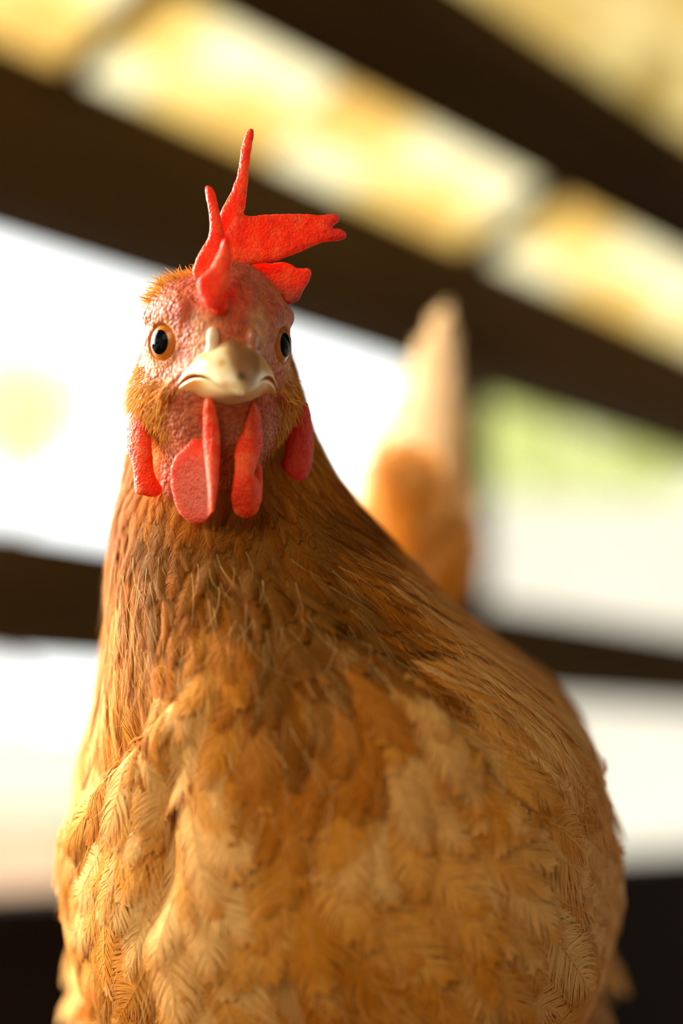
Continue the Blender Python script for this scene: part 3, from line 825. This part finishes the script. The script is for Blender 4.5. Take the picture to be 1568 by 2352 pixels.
for f in pick:
    p, nn = fc[f], fn[f]; T = np.array([0.25 * np.sign(p[0]), .75, -.75 if p[2] < 8 else .1]) + rf.normal(size=3) * .28
    T -= nn * (T @ nn); T /= np.linalg.norm(T) + 1e-9; B = np.cross(T, nn)
    dd = dens[f]; tuft = float((abs(p[0]) > 16.5 and -17 < p[2] < -3) or (p[2] > 9 and p[0] < -3)); L = (.8 + 2.4 * dd) * rf.uniform(.7, 1.35) * (1 + .55 * tuft * (rf.random() < .6)); w = .06 + .17 * dd * rf.uniform(.5, 1.2); rise = rf.uniform(.12, .55) + .25 * tuft if p[2] < 8 else rf.uniform(.4, 1.1)
    for k, t in enumerate((0, .4, .75, 1)):
        c = p + T * L * t + nn * (rise * L * (t - .35 * t * t)) - (0, 0, .3 * t * t * L * (p[2] < 8)); ww = w * (1, 1, .6, .08)[k]
        bv += [c - B * ww, c + B * ww]
        if k < 3: bf.append((n + 2 * k, n + 2 * k + 1, n + 2 * k + 3, n + 2 * k + 2))
    gold = (dd > .25)
    cc = (GOLD * rf.uniform(.8, 1.1) * .65 + BUFF * .35) if gold else np.array((.66, .30, .13)) * rf.uniform(.8, 1.2)
    if gold and rf.random() < .3: cc = RUST * 1.1
    bc += [cc * q for q in (.8, .8, .95, .95, 1.1, 1.1, 1.25, 1.25)]; n += 8
hen_part('face_feathers', head2cam(np.array(bv)), np.array(bf), M_feather, colors=np.clip(np.array(bc), 0, 1))

# ---- eyes -----------------------------------------------------------------------------------------
for i in (0, 1):
    a = EAX[i] / np.linalg.norm(EAX[i]); up = np.array([0, 0, 1.0]); b = np.cross(a, up); b /= np.linalg.norm(b); c = np.cross(b, a)
    PR, NR, SG = math.asin(3.05 / ER), 60, 64
    ths = np.concatenate([np.linspace(0.001, PR, 16), np.linspace(PR, math.asin(4.9 / ER), 16)[1:], np.linspace(math.asin(4.9 / ER), 2.2, 24)[1:]])
    def ringv(th_list, R):
        return np.array([EYE[i] + R * (math.cos(t) * a + math.sin(t) * (math.cos(w) * b * .94 + math.sin(w) * c * 1.06)) for t in th_list for w in np.linspace(0, 2 * math.pi, SG, endpoint=False)])
    def gf(nr): return np.array([(r * SG + k, (r + 1) * SG + k, (r + 1) * SG + (k + 1) % SG, r * SG + (k + 1) % SG) for r in range(nr - 1) for k in range(SG)])
    ey = hen_part('eye', head2cam(ringv(ths, ER)), gf(len(ths)), M_iris)
    tp_ = np.linspace(0.001, PR, 14); hen_part('pupil', head2cam(ringv(tp_, ER + .04)), gf(14), M_pupil, parent=ey)

# ---- beak -----------------------------------------------------------------------------------------
ns, na = 60, 41
sv_ = np.linspace(0, 1, ns)


def bez(pts, s):
    pts = np.array(pts, float); return crs(pts, s)


def crs(P, s):
    n = len(P) - 1; x = np.clip(s * n, 0, n - 1e-6); i = x.astype(int); t = (x - i)[:, None]
    g = lambda k: P[np.clip(i + k, 0, n)]
    return 0.5 * (2 * g(0) + (-g(-1) + g(1)) * t + (2 * g(-1) - 5 * g(0) + 4 * g(1) - g(2)) * t * t + (-g(-1) + 3 * g(0) - 3 * g(1) + g(2)) * t ** 3)


ridge = bez([(0, -8, 0.5), (0, -16.5, -0.5), (0, -22.5, -2.6), (0, -27.0, -6.8), (0, -29.6, -12.0), (0, -30.0, -15.4)], sv_)
edge = bez([(15.4, -7.0, -16.6), (13.6, -11, -13.4), (11.2, -16.0, -10.6), (8.0, -22, -10.9), (4.2, -27.5, -13.8), (.3, -29.9, -16.2)], sv_)
aa = np.linspace(-1, 1, na)
BV = []
for k in range(ns):
    R_, E_ = ridge[k], edge[k]
    C_ = np.array([E_[0] * .78, R_[1] * .80 + E_[1] * .20, R_[2] * .72 + E_[2] * .28])
    for a in aa:
        t = abs(a); s = 1 if a >= 0 else -1
        p = (1 - t) ** 2 * R_ + 2 * t * (1 - t) * C_ + t * t * E_
        BV.append((s * p[0], p[1], p[2]))
for k in range(ns):
    E_ = edge[k]
    for a in aa[::-1]:
        BV.append((a * E_[0] * .99, E_[1] + 1.2 * (1 - a * a) * (1 - k / ns), E_[2] + .9 * (1 - a * a) - .25))
aa_all = np.concatenate([np.tile(aa, ns), np.ones(ns * na)])
BV = np.array(BV); BF = []
tot = na * 2
idx2 = lambda k, m: (k * na + m) if m < na else (ns * na + k * na + (m - na))
for k in range(ns - 1):
    for m in range(tot):
        BF.append((idx2(k, m), idx2(k + 1, m), idx2(k + 1, (m + 1) % tot), idx2(k, (m + 1) % tot)))
ix, iy, iz = BV.T
bc_ = mixc((.70, .40, .13), (.86, .66, .36), smooth01((vnoise(BV * .5) - .3) * 2))
bc_ = mixc(bc_, (.30, .13, .045), smooth01((1.25 - np.linalg.norm((BV - (2.2, -25, -5.8)) / (4.3, 13, 8.8), axis=1)) * 2.2) * .93)
bc_ = mixc(bc_, (.10, .05, .02), smooth01(1.35 - np.linalg.norm((BV - (0.6, -29.5, -11.6)) / (1.5, 3, 1.2), axis=1)) * .95)
bc_ = mixc(bc_, (.74, .28, .04), smooth01((np.abs(ix) - 7.0) / 4) * smooth01((np.abs(aa_all) - .35) / .4) * .9)
beak = hen_part('beak', head2cam(BV), BF, M_horn, colors=bc_)
# lower mandible
LV = []
low = bez([(0, -8, -19), (0, -15, -17.6), (0, -21, -16.8), (0, -25.5, -16.4), (0, -27.6, -15.8)], sv_)
ed2 = bez([(15.0, -7.0, -16.9), (12.6, -12.5, -13.4), (9.6, -18, -11.7), (5.8, -23.5, -12.8), (.3, -27.4, -15.4)], sv_)
for k in range(ns):
    for m in range(40):
        w = 2 * math.pi * m / 40; cw, sw = math.cos(w), math.sin(w); R_, E_ = low[k], ed2[k]
        x = E_[0] * cw; f = abs(cw) ** 2.0
        zt = E_[2] + .3; zb = R_[2] * (1 - f) + (E_[2] - .2) * f; LV.append((x, E_[1] * f + R_[1] * (1 - f) if sw < 0 else E_[1], zb if sw < 0 else zt))
LF = [(k * 40 + m, (k + 1) * 40 + m, (k + 1) * 40 + (m + 1) % 40, k * 40 + (m + 1) % 40) for k in range(ns - 1) for m in range(40)]
LV = np.array(LV)
lc = mixc((.84, .60, .28), (.74, .28, .05), smooth01((np.abs(LV[:, 0]) - 6) / 4))
hen_part('lower_beak', head2cam(LV), LF, M_horn, parent=beak, colors=lc)
# nostril flaps
for s in (-1, 1):
    NVv, NFf = surface_nets(lambda P: smin(ell(P, (s * 5.0, -18.8, -1.2), (1.7, 2.0, 3.0)), ell(P, (s * 4.8, -18.4, -4.6), (2.2, 2.4, 1.6)), 1.5), (s * 5.4 - 4, -24, -8), (s * 5.4 + 4, -14, 5), .3)
    hen_part('nostril', head2cam(NVv), NFf, M_horn, parent=beak, colors=np.tile((.80, .56, .32) if s < 0 else (.44, .15, .07), (len(NVv), 1)))


# ---- fleshy flaps: comb, wattles, ear lobes --------------------------------------------------------
def flap_fn(poly, yfun, y0, T, Rr, n=5, spl=True):
    P2 = crspline(poly, n) if spl else np.asarray(poly, float)
    mm = y0 / F * 1000
    P2m = np.stack([(P2[:, 0] - 784) * mm, (1176 - P2[:, 1]) * mm], 1)
    def f(G):
        Xm, Ym, Zm = G[..., 0], G[..., 1], G[..., 2]
        X2, Z2 = Xm[:, 0, :], Zm[:, 0, :]
        wob = .35 * (vnoise(np.stack([X2 * .9, Z2 * .9, X2 * 0], -1)) - .5)
        d = poly_sd(X2, Z2, P2m) + wob * .6
        yc = yfun(X2 / mm + 784, 1176 - Z2 / mm) * 1000
        dn = d[:, None, :]; q = np.maximum(Rr - dn, 0) * (T / Rr)
        return np.sqrt((Ym - yc[:, None, :]) ** 2 + q * q) - T
    return f


def build_flaps(name, fns, lo, hi, h, cfun, k=.8, parent=None, mat_=None):
    def F_(G):
        d = None
        for f in fns:
            v = f(G); d = v if d is None else smin(d, v, k)
        return d - .12 * (vnoise(G * 1.6) - .5)
    V, Q = surface_nets(F_, lo, hi, h)
    return hen_part(name, V * .001, Q, mat_ or M_comb, parent=parent, colors=cfun(V))


def lohi(x0, x1, r0, r1, y0, y1, yr):
    mm = yr / F * 1000; return ((x0 - 784) * mm - 2, y0 * 1000, (1176 - r1) * mm - 2), ((x1 - 784) * mm + 2, y1 * 1000, (1176 - r0) * mm + 2)


YC = .464
comb_f = [
    # front point, nearest to the lens
    flap_fn([(512, 545), (526, 560), (530, 600), (524, 650), (508, 690), (496, 712), (474, 704), (455, 670), (455, 640), (478, 618), (500, 580)], lambda x, r: .443 + (705 - r) * 2e-5 + 0 * x, .444, 1.7, 1.8),
    # tall spike
    flap_fn([(571, 291), (581, 293), (581, 312), (573, 362), (569, 420), (562, 480), (552, 520), (545, 600), (500, 640), (498, 560), (506, 490), (530, 440), (545, 395), (551, 350), (560, 310)], lambda x, r: .462 + (600 - r) * 1.5e-5 + 0 * x, YC, 1.5, 1.6),
    # short spike and pebbly left rim
    flap_fn([(474, 442), (487, 437), (497, 452), (506, 490), (516, 540), (520, 620), (500, 680), (455, 650), (446, 625), (462, 585), (482, 548), (484, 505)], lambda x, r: .459 + 0 * x, YC, 1.7, 1.6),
    # big forked lobe
    flap_fn([(545, 502), (580, 497), (622, 492), (690, 488), (735, 489), (768, 484), (779, 491), (776, 503), (762, 517), (786, 520), (795, 531), (790, 543), (768, 548), (742, 551), (700, 570), (650, 592), (612, 604), (570, 612), (540, 640), (516, 600), (522, 550)], lambda x, r: .462 + np.clip(x - 545, 0, 300) * 3e-5, YC, 1.5, 1.6, 4),
    # lower lobe
    flap_fn([(560, 590), (612, 600), (656, 597), (682, 610), (706, 609), (714, 618), (708, 640), (692, 668), (684, 684), (658, 694), (640, 672), (600, 655), (555, 650)], lambda x, r: .467 + np.clip(x - 560, 0, 300) * 2e-5, YC, 1.4, 1.5, 4),
]


def base_ridge(G):
    a = px(505, 705, .447) * 1000; b = px(545, 640, .478) * 1000; c = px(515, 600, .462) * 1000; d2 = px(525, 690, .450) * 1000
    return smin(cap(G, a, b, 2.2, 3.6), cap(G, (a + b) / 2, c, 3.6, 2.6), 2)


def comb_col(V):
    n1 = vnoise(V * .35); n2 = vnoise(V * 1.1 + 9)
    c = mixc((.93, .045, .008), (.97, .10, .022), smooth01((n1 - .3) * 2)); c = mixc(c, (.50, .04, .03), smooth01((n2 - .62) * 3) * .5)
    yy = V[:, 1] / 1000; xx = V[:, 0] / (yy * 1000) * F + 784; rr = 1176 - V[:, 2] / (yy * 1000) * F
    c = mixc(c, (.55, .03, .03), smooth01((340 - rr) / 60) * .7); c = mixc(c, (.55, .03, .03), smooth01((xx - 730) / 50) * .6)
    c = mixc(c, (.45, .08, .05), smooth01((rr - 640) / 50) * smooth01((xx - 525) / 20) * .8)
    return c


lo_, hi_ = lohi(435, 810, 275, 725, .432, .492, YC)
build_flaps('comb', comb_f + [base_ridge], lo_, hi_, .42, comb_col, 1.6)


def wat_col(pink):
    def f(V):
        n1 = vnoise(V * .5); c = mixc((.88, .050, .010), (.93, .11, .028), smooth01((n1 - .3) * 2))
        yy = V[:, 1] / 1000; xx = V[:, 0] / (yy * 1000) * F + 784; rr = 1176 - V[:, 2] / (yy * 1000) * F
        return mixc(c, (.74, .24, .17), smooth01(1.3 - np.hypot((xx - 440) / 60, (rr - 1120) / 95)) * pink)
    return f


wl = [(472, 925), (490, 938), (503, 985), (507, 1040), (503, 1100), (494, 1160), (480, 1188), (456, 1203), (428, 1198), (403, 1172), (390, 1125), (388, 1080), (402, 1045), (432, 1015), (448, 975), (455, 935)]
build_flaps('wattle', [flap_fn(wl, lambda x, r: .4565 - .007 * np.exp(-((x - 492) / 17) ** 2) - .0015 * np.sin((r - 930) / 60), .452, 1.3, 1.5),
                       flap_fn([(470, 922), (492, 925), (503, 985), (505, 1060), (500, 1130), (488, 1180), (478, 1120), (470, 1050), (466, 1000)], lambda x, r: .4475 + .0015 * np.sin((r - 930) / 45) + 0 * x, .448, 2.0, 2.2)],
            *lohi(375, 520, 905, 1215, .436, .470, .452), .36, wat_col(.85), 1.2)
wr = [(578, 925), (596, 940), (602, 985), (600, 1030), (590, 1065), (585, 1090), (600, 1110), (601, 1140), (592, 1172), (568, 1190), (542, 1182), (532, 1150), (536, 1115), (540, 1080), (538, 1040), (545, 1010), (560, 980)]
build_flaps('wattle', [flap_fn(wr, lambda x, r: .452 + .003 * np.sin((r - 925) / 38) + .004 * np.clip((x - 565) / 35, 0, 1) ** 2, .452, 1.7, 1.9),
                       flap_fn([(585, 1050), (600, 1070), (603, 1110), (598, 1150), (585, 1160), (575, 1110)], lambda x, r: .457 + 0 * x, .456, 1.4, 1.5)],
            *lohi(520, 615, 905, 1200, .440, .470, .452), .36, wat_col(0), 1.2)
el = [(312, 925), (335, 945), (352, 985), (358, 1040), (362, 1090), (378, 1128), (360, 1142), (335, 1138), (316, 1132), (313, 1090), (308, 1062), (296, 1040), (294, 985), (297, 945)]
build_flaps('earlobe', [flap_fn(el, lambda x, r: .4655 + .005 * ((x - 345) / 50) ** 2 - .0012 * np.sin((r - 950) / 40), .474, 1.5, 1.6)], *lohi(280, 395, 910, 1160, .456, .495, .474), .36, wat_col(0))
er = [(704, 923), (714, 950), (720, 1000), (718, 1050), (708, 1090), (692, 1110), (668, 1113), (645, 1098), (636, 1078), (650, 1050), (656, 1010), (664, 975), (684, 945)]
build_flaps('earlobe', [flap_fn(er, lambda x, r: .476 + .004 * ((x - 672) / 45) ** 2, .476, 1.5, 1.8)], *lohi(625, 735, 905, 1130, .464, .496, .476), .36, lambda V: wat_col(0)(V) * (.75, .5, .8))

# ------------------------------------------------------------------ perch the hen stands on
fw = [cam2world(np.array([hxx * .75, hyy - .004, -.302])) for hxx, hyy in hips]
ptop = (fw[0] + fw[1]) / 2
pd = (fw[1] - fw[0]); pd /= np.linalg.norm(pd)
pa, pb = ptop - pd * 1.1, ptop + pd * 1.1; pa[2] = pb[2] = min(cam2world(v)[:, 2].min() for v in legV)
dirp = math.atan2(pd[1], pd[0]); L = 0.9
pv = [[x, y, z] for x in (-L / 2, L / 2) for y in (-.06, .06) for z in (-.045, 0)]
perch = mesh_obj('perch', pv, [(0, 1, 3, 2), (4, 6, 7, 5), (0, 4, 5, 1), (2, 3, 7, 6), (0, 2, 6, 4), (1, 5, 7, 3)], M_perch, smooth=False)
perch.location = (ptop[0], ptop[1], pa[2] - .0005); perch.rotation_euler = (0, 0, dirp)
bb = perch.modifiers.new('bevel', 'BEVEL'); bb.width = .006; bb.segments = 3
tag(perch, 'wooden plank perch under the hen, below the frame', 'perch')
for s in (-1, 1):
    c = ptop + pd * s * .40
    o = box('perch_stand', c[0] - .03, c[0] + .03, c[1] - .03, c[1] + .03, 0.002, pa[2] - .047, M_perch, .004)
    tag(o, 'square wooden stand below the frame under the %s end of the perch' % ('left' if s < 0 else 'right'), 'stand')
